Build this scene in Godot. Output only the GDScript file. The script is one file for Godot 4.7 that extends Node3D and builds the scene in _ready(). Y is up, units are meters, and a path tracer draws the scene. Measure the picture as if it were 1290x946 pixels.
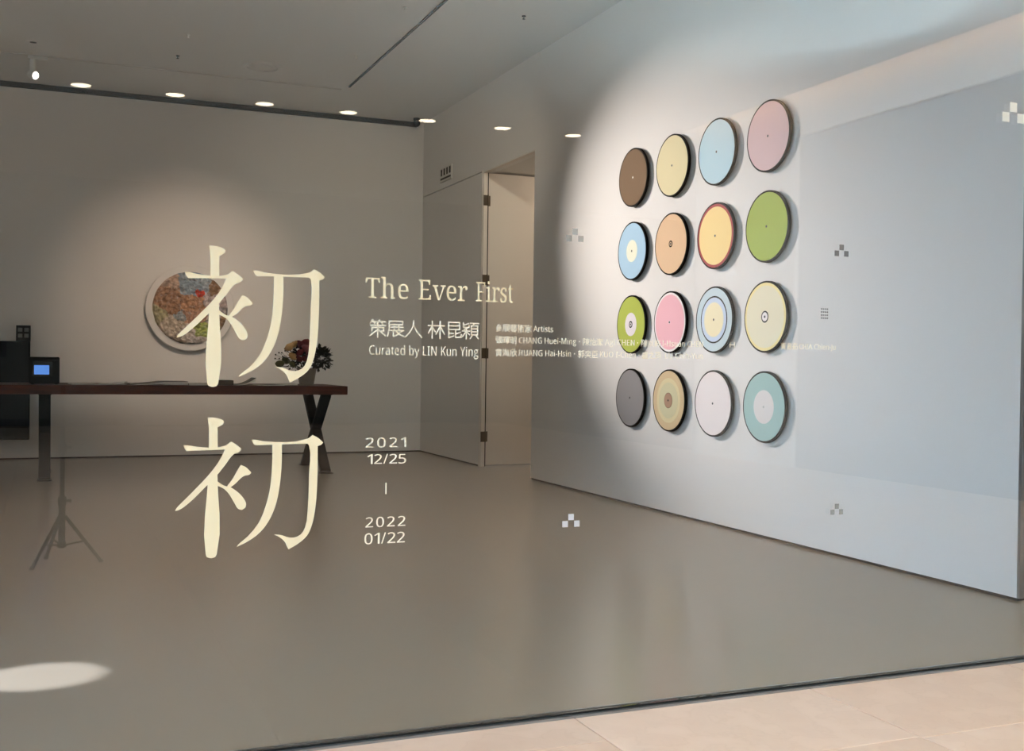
extends Node3D
# An art gallery seen through its glass front from a daylit lobby. Metres, y up.
# The glass stands at z = ZG; the gallery lies beyond it (-z), the lobby and the camera before it (+z).

const ZG := -2.8226      # shop-front glass
const XR := 3.8763       # gallery face of the right-hand wall
const ZB := -11.8608     # gallery face of the back wall
const HC := 3.6829       # ceiling height
const XL := -2.9         # gallery left wall, out of view, set to keep daylight off the back wall
const XW := 6.87         # right-hand wall of the lobby
const ZR := 12.0         # rear wall of the lobby
const XO := -7.0         # unseen daylight side of the lobby, placed to let sky light in

const SKY := 5.0
const SIDE := 0.65
const DISC_SPOT := 49.0
const PLATE_SPOT := 8.0
const DOWNLIGHT := 2.0
const COVE := 1.2
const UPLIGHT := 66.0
const PANEL_SPOT := 60.0
const FILL_SPOT := 12.0
const CORNER_SPOT := 3.5

var names := {}
var M := {}
var rng := RandomNumberGenerator.new()

func _ready():
	rng.seed = 7
	_camera_and_light()
	_materials()
	_gallery_shell()
	_lobby_shell()
	_glass_front()
	_doorway()
	_discs()
	_relief_artwork()
	_table()
	_table_things()
	_gallery_ceiling_things()
	_lobby_things()
	_tripod()
	_lettering()

# ------------------------------------------------------------------ camera, sky, exposure
func _camera_and_light():
	var cam := Camera3D.new()
	cam.name = "camera"
	cam.transform = Transform3D(Basis(Vector3(0.921771, 0.013171, 0.387511), Vector3(-0.008082, 0.999858, -0.014759), Vector3(-0.38765, 0.010473, 0.921747)), Vector3(0, 1, 0))
	cam.fov = rad_to_deg(2.0 * atan(473.0 / 1393.458))
	cam.near = 0.05
	cam.far = 200.0
	cam.current = true
	add_child(cam)
	var env := Environment.new()
	env.background_mode = Environment.BG_SKY
	var sky := Sky.new()
	var sm := ProceduralSkyMaterial.new()
	sm.sky_top_color = Color(0.55, 0.72, 0.88)
	sm.sky_horizon_color = Color(0.78, 0.89, 0.97)
	sm.ground_bottom_color = Color(0.45, 0.45, 0.44)
	sm.ground_horizon_color = Color(0.6, 0.6, 0.6)
	sm.sky_energy_multiplier = SKY
	sm.ground_energy_multiplier = SKY * 0.5
	sky.sky_material = sm
	env.sky = sky
	env.tonemap_mode = Environment.TONE_MAPPER_LINEAR
	env.tonemap_exposure = 1.0
	env.sdfgi_enabled = true
	env.ssao_enabled = true
	env.ssil_enabled = true
	var we := WorldEnvironment.new()
	we.name = "environment"
	we.environment = env
	add_child(we)

# ------------------------------------------------------------------ helpers
func mat(key: String, c: Color, rough := 0.7, metal := 0.0, spec := 0.5) -> StandardMaterial3D:
	var m := StandardMaterial3D.new()
	m.resource_name = key
	m.albedo_color = c
	m.roughness = rough
	m.metallic = metal
	m.metallic_specular = spec
	M[key] = m
	return m

func noise_tex(freq: float, seed_: int, ramp: Array, w := 512, normal := false, bump := 1.0, octaves := 4) -> NoiseTexture2D:
	var n := FastNoiseLite.new()
	n.seed = seed_
	n.noise_type = FastNoiseLite.TYPE_SIMPLEX_SMOOTH
	n.frequency = freq
	n.fractal_octaves = octaves
	var t := NoiseTexture2D.new()
	t.width = w
	t.height = w
	t.seamless = true
	t.noise = n
	if normal:
		t.as_normal_map = true
		t.bump_strength = bump
	else:
		var g := Gradient.new()
		var offs := PackedFloat32Array()
		var cols := PackedColorArray()
		for r in ramp:
			offs.append(r[0])
			cols.append(r[1])
		g.offsets = offs
		g.colors = cols
		t.color_ramp = g
	return t

func world_map(m: StandardMaterial3D, s: float):
	m.uv1_triplanar = true
	m.uv1_world_triplanar = true
	m.uv1_scale = Vector3(s, s, s)

func st_new() -> SurfaceTool:
	var st := SurfaceTool.new()
	st.begin(Mesh.PRIMITIVE_TRIANGLES)
	return st

func quad(st: SurfaceTool, a: Vector3, b: Vector3, c: Vector3, d: Vector3):
	# a b c d run anticlockwise as seen from outside
	for v in [a, c, b, a, d, c]:
		st.add_vertex(v)

func bx(st: SurfaceTool, lo: Vector3, hi: Vector3, xf := Transform3D()):
	st.set_smooth_group(-1)
	var p := []
	for i in 8:
		p.append(xf * Vector3(hi.x if i & 1 else lo.x, hi.y if i & 2 else lo.y, hi.z if i & 4 else lo.z))
	quad(st, p[0], p[4], p[6], p[2])
	quad(st, p[1], p[3], p[7], p[5])
	quad(st, p[0], p[1], p[5], p[4])
	quad(st, p[2], p[6], p[7], p[3])
	quad(st, p[0], p[2], p[3], p[1])
	quad(st, p[4], p[5], p[7], p[6])

func quad_back(st: SurfaceTool, a: Vector3, b: Vector3, c: Vector3, d: Vector3):
	quad(st, d, c, b, a)

# a box with chamfered edges, c = chamfer
func cbx(st: SurfaceTool, lo: Vector3, hi: Vector3, c: float, xf := Transform3D()):
	var pts := PackedVector2Array([Vector2(lo.x + c, lo.z), Vector2(hi.x - c, lo.z), Vector2(hi.x, lo.z + c), Vector2(hi.x, hi.z - c), Vector2(hi.x - c, hi.z), Vector2(lo.x + c, hi.z), Vector2(lo.x, hi.z - c), Vector2(lo.x, lo.z + c)])
	var mid := Vector2((lo.x + hi.x) / 2, (lo.z + hi.z) / 2)
	var inn := PackedVector2Array()
	for p in pts:
		inn.append(Vector2(clampf(p.x, lo.x + c, hi.x - c), clampf(p.y, lo.z + c, hi.z - c)))
	st.set_smooth_group(-1)
	var rings := [[inn, lo.y], [pts, lo.y + c], [pts, hi.y - c], [inn, hi.y]]
	for r in 3:
		for i in 8:
			var j := (i + 1) % 8
			var a: Vector2 = rings[r][0][i]
			var b: Vector2 = rings[r][0][j]
			var d: Vector2 = rings[r + 1][0][i]
			var e: Vector2 = rings[r + 1][0][j]
			quad_back(st, xf * Vector3(a.x, rings[r][1], a.y), xf * Vector3(b.x, rings[r][1], b.y), xf * Vector3(e.x, rings[r + 1][1], e.y), xf * Vector3(d.x, rings[r + 1][1], d.y))
	quad_back(st, xf * Vector3(lo.x + c, lo.y, hi.z - c), xf * Vector3(hi.x - c, lo.y, hi.z - c), xf * Vector3(hi.x - c, lo.y, lo.z + c), xf * Vector3(lo.x + c, lo.y, lo.z + c))
	quad_back(st, xf * Vector3(lo.x + c, hi.y, lo.z + c), xf * Vector3(hi.x - c, hi.y, lo.z + c), xf * Vector3(hi.x - c, hi.y, hi.z - c), xf * Vector3(lo.x + c, hi.y, hi.z - c))

# a profile of (radius, height) turned round y; sharp profile corners stay sharp
func lathe(st: SurfaceTool, prof: Array, segs: int, xf := Transform3D()):
	var g := 1
	for k in prof.size() - 1:
		var p: Vector2 = prof[k]
		var q: Vector2 = prof[k + 1]
		if k > 0:
			var o: Vector2 = prof[k - 1]
			if (p - o).angle_to(q - p) > 0.6 or (p - o).angle_to(q - p) < -0.6:
				g += 1
		st.set_smooth_group(g)
		for i in segs:
			var a := TAU * i / segs
			var b := TAU * (i + 1) / segs
			var p0 := xf * Vector3(p.x * cos(a), p.y, p.x * sin(a))
			var p1 := xf * Vector3(p.x * cos(b), p.y, p.x * sin(b))
			var q0 := xf * Vector3(q.x * cos(a), q.y, q.x * sin(a))
			var q1 := xf * Vector3(q.x * cos(b), q.y, q.x * sin(b))
			if p.x > 1e-6:
				for v in [p0, p1, q1] if q.x > 1e-6 else [p0, p1, q0]:
					st.add_vertex(v)
			if q.x > 1e-6:
				for v in [p0, q1, q0]:
					st.add_vertex(v)

func tube(st: SurfaceTool, path: Array, rad: Array, segs := 10):
	st.set_smooth_group(1)
	var rings := []
	for i in path.size():
		var t: Vector3 = (path[mini(i + 1, path.size() - 1)] - path[maxi(i - 1, 0)]).normalized()
		var u := t.cross(Vector3.UP if absf(t.y) < 0.9 else Vector3.RIGHT).normalized()
		var w := t.cross(u)
		var ring := []
		for k in segs:
			var a := TAU * k / segs
			ring.append(path[i] + (u * cos(a) + w * sin(a)) * float(rad[i]))
		rings.append(ring)
	for i in path.size() - 1:
		for k in segs:
			var l := (k + 1) % segs
			quad(st, rings[i][k], rings[i][l], rings[i + 1][l], rings[i + 1][k])
	st.set_smooth_group(-1)
	for k in segs:
		var l := (k + 1) % segs
		for v in [path[0], rings[0][k], rings[0][l], path[-1], rings[-1][l], rings[-1][k]]:
			st.add_vertex(v)

func numbered(called: String) -> String:
	var n: int = names.get(called, -1) + 1
	names[called] = n
	return called if n == 0 else "%s_%03d" % [called, n]

func put(called: String, st: SurfaceTool, m: Material, parent: Node = null) -> MeshInstance3D:
	st.generate_normals()
	var o := MeshInstance3D.new()
	o.mesh = st.commit()
	o.material_override = m
	if parent == null:
		o.name = numbered(called)
		add_child(o)
	else:
		o.name = called
		parent.add_child(o, true)
	return o

func tag(o: Node, label: String, category: String, group := "") -> Node:
	o.set_meta("label", label)
	o.set_meta("category", category)
	if group:
		o.set_meta("group", group)
	return o

func thing(called: String, label: String, category: String, at := Vector3.ZERO, group := "") -> Node3D:
	var o := Node3D.new()
	o.name = numbered(called)
	add_child(o)
	o.position = at
	tag(o, label, category, group)
	return o

func struct(called: String, st: SurfaceTool, m: Material, label: String) -> MeshInstance3D:
	var o := put(called, st, m)
	o.set_meta("kind", "structure")
	o.set_meta("label", label)
	return o

func struct_node(called: String, label: String) -> Node3D:
	var o := Node3D.new()
	o.name = numbered(called)
	add_child(o)
	o.set_meta("kind", "structure")
	o.set_meta("label", label)
	return o

func one_box(lo: Vector3, hi: Vector3) -> SurfaceTool:
	var st := st_new()
	bx(st, lo, hi)
	return st

# ------------------------------------------------------------------ materials
func _materials():
	var w := mat("wall_paint", Color(0.9, 0.895, 0.885), 0.85, 0.0, 0.3)
	w.normal_enabled = true
	w.normal_texture = noise_tex(0.05, 3, [], 512, true, 1.2)
	w.normal_scale = 0.12
	world_map(w, 1.4)
	mat("ceiling_paint", Color(0.86, 0.855, 0.84), 0.8)
	var f := mat("gallery_floor", Color(0.61, 0.58, 0.535), 0.22, 0.0, 0.5)
	f.normal_enabled = true
	f.normal_texture = noise_tex(0.008, 61, [], 512, true, 1.0, 2)
	f.normal_scale = 0.02
	world_map(f, 0.5)
	var s := mat("lobby_stone", Color(1, 1, 1), 0.3)
	s.albedo_texture = noise_tex(0.012, 31, [[0.0, Color(0.885, 0.765, 0.69)], [0.45, Color(0.9, 0.785, 0.71)], [0.5, Color(0.885, 0.767, 0.69)], [0.55, Color(0.905, 0.79, 0.715)], [1.0, Color(0.92, 0.81, 0.74)]], 512)
	world_map(s, 0.9)
	mat("grout", Color(0.6, 0.52, 0.46), 0.9)
	mat("black_gap", Color(0.05, 0.045, 0.04), 0.8)
	mat("black_metal", Color(0.03, 0.025, 0.022), 0.6, 0.0, 0.25)
	mat("aluminium", Color(0.62, 0.64, 0.66), 0.35, 0.9)
	mat("hinge_metal", Color(0.36, 0.32, 0.27), 0.4, 0.7)
	mat("door_paint", Color(0.88, 0.86, 0.83), 0.5)
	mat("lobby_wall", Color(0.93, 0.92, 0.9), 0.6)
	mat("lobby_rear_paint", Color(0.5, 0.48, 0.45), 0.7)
	mat("lobby_dark_panel", Color(0.3, 0.3, 0.3), 0.5)
	mat("poster_grey", Color(0.4, 0.4, 0.4), 0.6)
	mat("sheet_dark", Color(0.2, 0.2, 0.2), 0.6)
	mat("poster_light", Color(0.75, 0.74, 0.72), 0.6)
	mat("vinyl", Color(0.96, 0.905, 0.765), 0.6)
	mat("white_vinyl", Color(0.96, 0.93, 0.85), 0.6)
	mat("rim_black", Color(0.07, 0.06, 0.055), 0.85, 0.0, 0.15)
	var wd := mat("table_wood", Color(1, 1, 1), 0.5, 0.0, 0.3)
	wd.albedo_texture = noise_tex(0.02, 41, [[0.0, Color(0.24, 0.095, 0.04)], [0.5, Color(0.3, 0.125, 0.055)], [1.0, Color(0.36, 0.16, 0.075)]], 512)
	wd.uv1_triplanar = true
	wd.uv1_world_triplanar = true
	wd.uv1_scale = Vector3(0.35, 3.0, 3.0)
	mat("paper", Color(0.86, 0.85, 0.82), 0.8)
	mat("grey_paper", Color(0.5, 0.48, 0.45), 0.8)
	mat("black_cover", Color(0.025, 0.02, 0.02), 0.8, 0.0, 0.15)
	mat("white_plastic", Color(0.85, 0.85, 0.83), 0.5)
	mat("tripod_black", Color(0.045, 0.045, 0.045), 0.5)
	var g := mat("glass", Color(1, 1, 1, 0.0), 0.0)
	g.transparency = BaseMaterial3D.TRANSPARENCY_ALPHA
	var fr := mat("lobby_frame", Color(0.35, 0.36, 0.37), 0.4, 0.6)
	fr.metallic_specular = 0.5
	mat("pavement", Color(0.6, 0.6, 0.58), 0.9)

func glow(key: String, c: Color, e: float) -> StandardMaterial3D:
	var m := mat(key, c, 0.4)
	m.emission_enabled = true
	m.emission = c
	m.emission_energy_multiplier = e
	return m

# ------------------------------------------------------------------ gallery shell
func _gallery_shell():
	var w: Material = M.wall_paint
	struct("floor", one_box(Vector3(XL - 0.2, -0.2, ZB - 0.2), Vector3(XW, 0.0, ZG)), M.gallery_floor, "grey brown polished gallery floor")
	struct("ceiling", one_box(Vector3(XL - 0.2, HC, ZB - 0.2), Vector3(XW + 0.2, HC + 0.25, ZG + 0.03)), M.ceiling_paint, "white gallery ceiling")
	struct("wall_back", one_box(Vector3(XL - 0.2, 0.015, ZB - 0.2), Vector3(XW + 0.2, HC, ZB)), w, "white back wall of the gallery")
	struct("wall_left", one_box(Vector3(XL - 0.2, 0.0, ZB), Vector3(XL, HC, ZG + 0.03)), w, "unseen white left wall of the gallery, blocking daylight")
	# right wall with the doorway z -9.97 .. -8.77, head at 2.857
	var st := st_new()
	bx(st, Vector3(XR, 0.015, -8.77), Vector3(XR + 0.12, HC, -3.55))
	bx(st, Vector3(XR, 2.857, -10.03), Vector3(XR + 0.12, HC, -8.77))
	bx(st, Vector3(XR, 2.862, ZB), Vector3(XR + 0.12, HC, -10.03))
	bx(st, Vector3(XR, 0.015, ZB), Vector3(XR + 0.05, 2.852, -10.03))
	struct("wall_right", st, w, "long white wall carrying the round panels")
	struct("trim_1", one_box(Vector3(XR + 0.02, 2.851, ZB + 0.01), Vector3(XR + 0.049, 2.863, -10.031)), M.black_gap, "thin dark groove over the wall panel beside the doorway")
	st = st_new()
	bx(st, Vector3(XR - 0.002, 0.015, -3.55), Vector3(XR + 0.024, HC - 0.002, -3.535))
	struct("trim_2", st, M.aluminium, "grey metal edge strip at the end of the white wall")
	st = st_new()
	bx(st, Vector3(XR + 0.012, 0.0, -8.775), Vector3(XR + 0.11, 0.016, -3.56))
	bx(st, Vector3(XR + 0.012, 0.0, ZB), Vector3(XR + 0.045, 0.016, -10.03))
	struct("baseboard_right", st, M.black_gap, "dark shadow gap along the foot of the right wall")
	struct("baseboard_back", one_box(Vector3(XL, 0.0, ZB - 0.1), Vector3(XR + 0.02, 0.016, ZB - 0.012)), M.black_gap, "dark shadow gap along the foot of the back wall")
	# small side room behind the doorway: ceiling at 2.87, end wall, and the passage wall
	struct("wall_side_room", one_box(Vector3(XR + 0.12, 0.0, -8.2), Vector3(XW, HC, -8.1)), w, "white wall of the side room")
	struct("ceiling_side_room", one_box(Vector3(XR + 0.121, 2.87, ZB), Vector3(XW, 2.95, -8.2)), M.ceiling_paint, "low white ceiling of the side room")
	struct("wall_passage", one_box(Vector3(XW, 0.0, ZB), Vector3(XW + 0.2, HC, ZG + 0.03)), w, "white outer wall behind the gallery wall")
	# warm side room lamp, out of view, placed to light the door leaf
	var lamp := thing("unseen_side_room_lamp", "unseen warm ceiling lamp lighting the side room and door leaf", "lamp", Vector3(5.3, 2.87, -9.3))
	st = st_new()
	lathe(st, [Vector2(0.0, -0.05), Vector2(0.1, -0.045), Vector2(0.12, -0.03), Vector2(0.12, 0.0)], 24)
	put("diffuser", st, glow("side_lamp_glow", Color(1.0, 0.86, 0.7), 2.0), lamp)
	var l := OmniLight3D.new()
	l.name = "side_room_light"
	l.light_color = Color(1.0, 0.9, 0.79)
	l.light_energy = SIDE
	l.light_size = 0.1
	l.omni_range = 20.0
	l.omni_attenuation = 2.0
	l.shadow_enabled = true
	l.position = Vector3(0, -0.1, 0)
	lamp.add_child(l)

# ------------------------------------------------------------------ lobby shell
func _lobby_shell():
	var base := struct("floor_lobby", one_box(Vector3(XO - 0.3, -0.25, ZG), Vector3(14.2, -0.008, ZR + 0.2)), M.grout, "pinkish stone floor of the lobby")
	# stone tiles, 0.82 m wide columns with staggered cross joints
	var variants := []
	for k in 3:
		var m: StandardMaterial3D = M.lobby_stone.duplicate()
		m.albedo_color = [Color(1, 1, 1), Color(0.975, 0.97, 0.965), Color(0.99, 0.98, 0.97)][k]
		m.uv1_offset = Vector3(0.31 * k, 0.17 * k, 0.23 * k)
		variants.append(m)
	var tile := st_new()
	cbx(tile, Vector3(0.0015, -0.012, 0.0015), Vector3(0.8135, 0.0, 0.8135), 0.0012)
	tile.generate_normals()
	var tm := tile.commit()
	for i in range(-3, 7):
		var x := 1.385 + 0.815 * i
		var zoff := fposmod(0.47 + i * 0.27, 0.815) - 0.815 if i != 1 else 0.48 - 0.815
		for j in 19:
			var z := ZG + 0.02 + zoff + 0.815 * j
			if z > ZR - 0.5:
				continue
			var o := MeshInstance3D.new()
			o.mesh = tm
			if z < ZG + 0.02:
				var cut := st_new()
				cbx(cut, Vector3(0.0015, -0.012, ZG + 0.02 - z), Vector3(0.8135, 0.0, 0.8135), 0.0012)
				cut.generate_normals()
				o.mesh = cut.commit()
			o.material_override = variants[posmod(i * 2 + j, 3)]
			o.name = "tile"
			o.position = Vector3(x, 0.0, z)
			base.add_child(o, true)
	# ceiling with a cove slot along the right wall
	var st := st_new()
	bx(st, Vector3(XO - 0.3, HC, ZG + 0.03), Vector3(6.71, HC + 0.25, ZR + 0.2))
	bx(st, Vector3(6.71, HC, 5.3), Vector3(14.2, HC + 0.25, ZR + 0.2))
	bx(st, Vector3(6.5, HC + 0.25, ZG), Vector3(7.1, HC + 0.4, 5.3))
	struct("ceiling_lobby", st, M.ceiling_paint, "white lobby ceiling with a light cove")
	# right wall: light panel, then a tall dark shopfront below a white fascia
	st = st_new()
	bx(st, Vector3(XW, 0.0, 3.46), Vector3(XW + 0.2, HC + 0.25, 5.3))
	bx(st, Vector3(XW, 3.3, ZG + 0.03), Vector3(XW + 0.2, HC + 0.25, 3.46))
	bx(st, Vector3(XW + 0.15, 0.0, ZG + 0.03), Vector3(XW + 0.2, 3.3, 3.46))
	bx(st, Vector3(XW, 0.0, 5.2), Vector3(14.2, HC, 5.3))
	bx(st, Vector3(14.0, 0.0, 5.3), Vector3(14.2, HC, ZR + 0.2))
	struct("wall_lobby_right", st, M.lobby_wall, "white lobby wall under the light cove")
	struct("door_2", one_box(Vector3(XW + 0.05, 0.0, ZG + 0.1), Vector3(XW + 0.1, 3.3, 3.46)), M.lobby_dark_panel, "tall dark closed front in the lobby wall")
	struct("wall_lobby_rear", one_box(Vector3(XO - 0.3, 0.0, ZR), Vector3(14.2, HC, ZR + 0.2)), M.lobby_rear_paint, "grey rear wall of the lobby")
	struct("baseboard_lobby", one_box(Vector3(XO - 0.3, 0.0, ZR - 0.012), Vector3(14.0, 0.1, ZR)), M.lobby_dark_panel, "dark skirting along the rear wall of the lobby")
	# daylight side, out of view: opening placed to light the right gallery wall
	var win := struct_node("unseen_window_2", "unseen daylight opening at the side of the lobby")
	for k in 3:
		var z := ZG + 0.3 + 1.6 * k
		put("mullion", one_box(Vector3(XO - 0.06, 0.0, z), Vector3(XO + 0.06, HC, z + 0.06)), M.lobby_frame, win)
	put("sill", one_box(Vector3(XO - 0.08, 0.0, ZG + 0.3), Vector3(XO + 0.08, 0.1, ZG + 3.56)), M.lobby_frame, win)
	struct("wall_lobby_left", one_box(Vector3(XO - 0.3, 0.0, ZG - 0.3), Vector3(XL - 0.2, HC + 0.25, ZG + 0.03)), M.lobby_wall, "unseen white wall beside the gallery front, blocking daylight")  # out of view, keeps the side daylight off the gallery back wall
	struct("wall_lobby_side", one_box(Vector3(XO - 0.3, 0.0, ZG + 3.56), Vector3(XO, HC, ZR)), M.lobby_wall, "unseen white lobby wall narrowing the daylight side")  # out of view, closes this side to limit the daylight
	struct("floor_outside", one_box(Vector3(-40.0, -0.3, -30.0), Vector3(XO - 0.3, -0.05, 40.0)), M.pavement, "pale pavement outside the lobby")

# ------------------------------------------------------------------ glass front
func _glass_front():
	var win := struct_node("window_1", "frameless glass front of the gallery")
	for s in [[XL, -1.53], [-1.524, 4.3], [4.306, XW - 0.002]]:
		put("glass_pane", one_box(Vector3(s[0], 0.012, ZG - 0.006), Vector3(s[1], HC - 0.001, ZG + 0.006)), M.glass, win)
	var ch := st_new()
	bx(ch, Vector3(XL, -0.006, ZG - 0.014), Vector3(XW, 0.014, ZG - 0.0065))
	bx(ch, Vector3(XL, -0.006, ZG + 0.0065), Vector3(XW, 0.006, ZG + 0.02))
	put("channel", ch, M.aluminium, win)
	put("seal", one_box(Vector3(XL, 0.0, ZG - 0.0065), Vector3(XW, 0.0118, ZG + 0.0065)), M.black_gap, win)

# ------------------------------------------------------------------ doorway
func _doorway():
	var d := struct_node("door_1", "white door standing open in the gallery wall")
	var fr := st_new()
	cbx(fr, Vector3(XR - 0.005, 0.0, -10.0295), Vector3(XR + 0.004, 2.872, -10.008), 0.0015)
	bx(fr, Vector3(XR + 0.004, 0.0, -10.0295), Vector3(XR + 0.045, 2.857, -9.99))
	bx(fr, Vector3(XR - 0.003, 2.845, -9.99), Vector3(XR + 0.04, 2.8565, -8.772))
	put("frame", fr, M.door_paint, d)
	put("dark_gap_strip", one_box(Vector3(XR + 0.045, 0.0, -10.05), Vector3(XR + 0.0585, 2.85, -9.998)), M.black_gap, d)  # black strip stands for the shade between jamb and leaf
	var lf := st_new()
	cbx(lf, Vector3(XR + 0.06, 0.012, -10.07), Vector3(XR + 1.2, 2.85, -10.02), 0.003)
	put("leaf", lf, M.door_paint, d)
	for y in [2.58, 1.81, 1.1, 0.29]:
		var h := st_new()
		cbx(h, Vector3(XR + 0.002, y - 0.05, -9.99), Vector3(XR + 0.045, y + 0.05, -9.986), 0.001)
		cbx(h, Vector3(XR + 0.045, y - 0.05, -10.02), Vector3(XR + 0.085, y + 0.05, -10.0165), 0.001)
		lathe(h, [Vector2(0.0, -0.052), Vector2(0.008, -0.052), Vector2(0.008, 0.052), Vector2(0.0, 0.052)], 12, Transform3D(Basis(), Vector3(XR + 0.05, y, -9.988)))
		put("hinge", h, M.hinge_metal, d)

# ------------------------------------------------------------------ the sixteen round panels
# each: label, then rings from the rim inwards as [outer radius share, colour]; the last entry is the centre mark
func _discs():
	var K := Color(0.07, 0.06, 0.055)
	var W := Color(0.95, 0.93, 0.92)
	var list := [
		["plain brown round panel with a pale centre dot", [[0.95, Color(0.5, 0.41, 0.32)]], W],
		["plain pale yellow round panel in the top row", [[0.95, Color(0.89, 0.85, 0.69)]], K],
		["plain light blue round panel in the top row", [[0.95, Color(0.74, 0.86, 0.91)]], K],
		["plain dusty pink round panel at the top corner", [[0.95, Color(0.88, 0.77, 0.78)]], K],
		["light blue round panel with a cream disc at its centre", [[0.95, Color(0.68, 0.81, 0.9)], [0.38, Color(0.93, 0.94, 0.86)]], K],
		["tan round panel with a small black ring at its centre", [[0.95, Color(0.9, 0.77, 0.63)], [0.11, K], [0.065, Color(0.9, 0.77, 0.63)]], K],
		["yellow round panel with a dark red border", [[0.95, Color(0.69, 0.31, 0.31)], [0.87, Color(0.97, 0.86, 0.6)]], K],
		["plain leaf green round panel", [[0.95, Color(0.67, 0.74, 0.37)]], K],
		["olive green round panel with a pale lilac centre", [[0.95, Color(0.7, 0.75, 0.35)], [0.4, Color(0.9, 0.88, 0.9)], [0.12, K], [0.07, Color(0.9, 0.88, 0.9)]], K],
		["candy pink round panel with a white border", [[0.95, W], [0.885, Color(0.95, 0.74, 0.78)], [0.05, W]], K],
		["pale blue round panel with a black ring and cream centre", [[0.95, Color(0.79, 0.86, 0.89)], [0.71, K], [0.665, Color(0.8, 0.86, 0.94)], [0.52, Color(0.95, 0.91, 0.77)]], K],
		["cream round panel with a yellow border and black ringed centre", [[0.95, Color(0.96, 0.9, 0.65)], [0.87, Color(0.93, 0.9, 0.79)], [0.165, K], [0.125, W]], K],
		["plain grey round panel at the bottom corner", [[0.95, Color(0.58, 0.57, 0.575)]], K],
		["tan round panel with beige rings and a brown centre", [[0.95, Color(0.84, 0.75, 0.6)], [0.72, Color(0.87, 0.82, 0.66)], [0.58, Color(0.82, 0.8, 0.66)], [0.25, Color(0.45, 0.36, 0.3)], [0.235, Color(0.68, 0.55, 0.46)]], K],
		["plain white round panel in the bottom row", [[0.95, Color(0.93, 0.9, 0.9)]], K],
		["teal round panel with an off white centre", [[0.95, Color(0.65, 0.78, 0.77)], [0.47, Color(0.88, 0.865, 0.86)]], Color(0.72, 0.72, 0.71)],
	]
	var R := 0.2085
	var body := st_new()
	lathe(body, [Vector2(0.0, 0.0), Vector2(0.13, 0.0), Vector2(0.13, 0.016), Vector2(R - 0.001, 0.016), Vector2(R, 0.017), Vector2(R, 0.0335), Vector2(R - 0.001, 0.0345), Vector2(0.0, 0.0345)], 72)
	body.generate_normals()
	var bm := body.commit()
	for i in 16:
		var row := i / 4
		var col := i % 4
		var t := thing("round_panel", list[i][0], "wall panel", Vector3(XR, 2.341 - 0.5240 * row, -6.9587 + 0.5341 * col), "grid of round panels on the white wall")
		t.rotation = Vector3(0, 0, PI / 2)
		var b := MeshInstance3D.new()
		b.mesh = bm
		b.material_override = M.rim_black
		b.name = "body"
		t.add_child(b, true)
		var y := 0.0345
		var k := 0
		var face: MeshInstance3D
		for r in list[i][1]:
			var m := mat("paint_%d_%d" % [i, k], r[1], 0.8, 0.0, 0.25)
			var st := st_new()
			lathe(st, [Vector2(R * r[0], y - 0.0004), Vector2(R * r[0], y + 0.0006), Vector2(0.0, y + 0.0006)], 64)
			if k == 0:
				face = put("face", st, m, t)
			else:
				put("ring", st, m, face)
			y += 0.0006
			k += 1
		var dot := st_new()
		lathe(dot, [Vector2(0.0075, y - 0.0002), Vector2(0.0075, y + 0.0008), Vector2(0.0, y + 0.0008)], 20)
		put("centre_mark", dot, mat("dot_%d" % i, list[i][2], 0.5), face)

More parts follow.
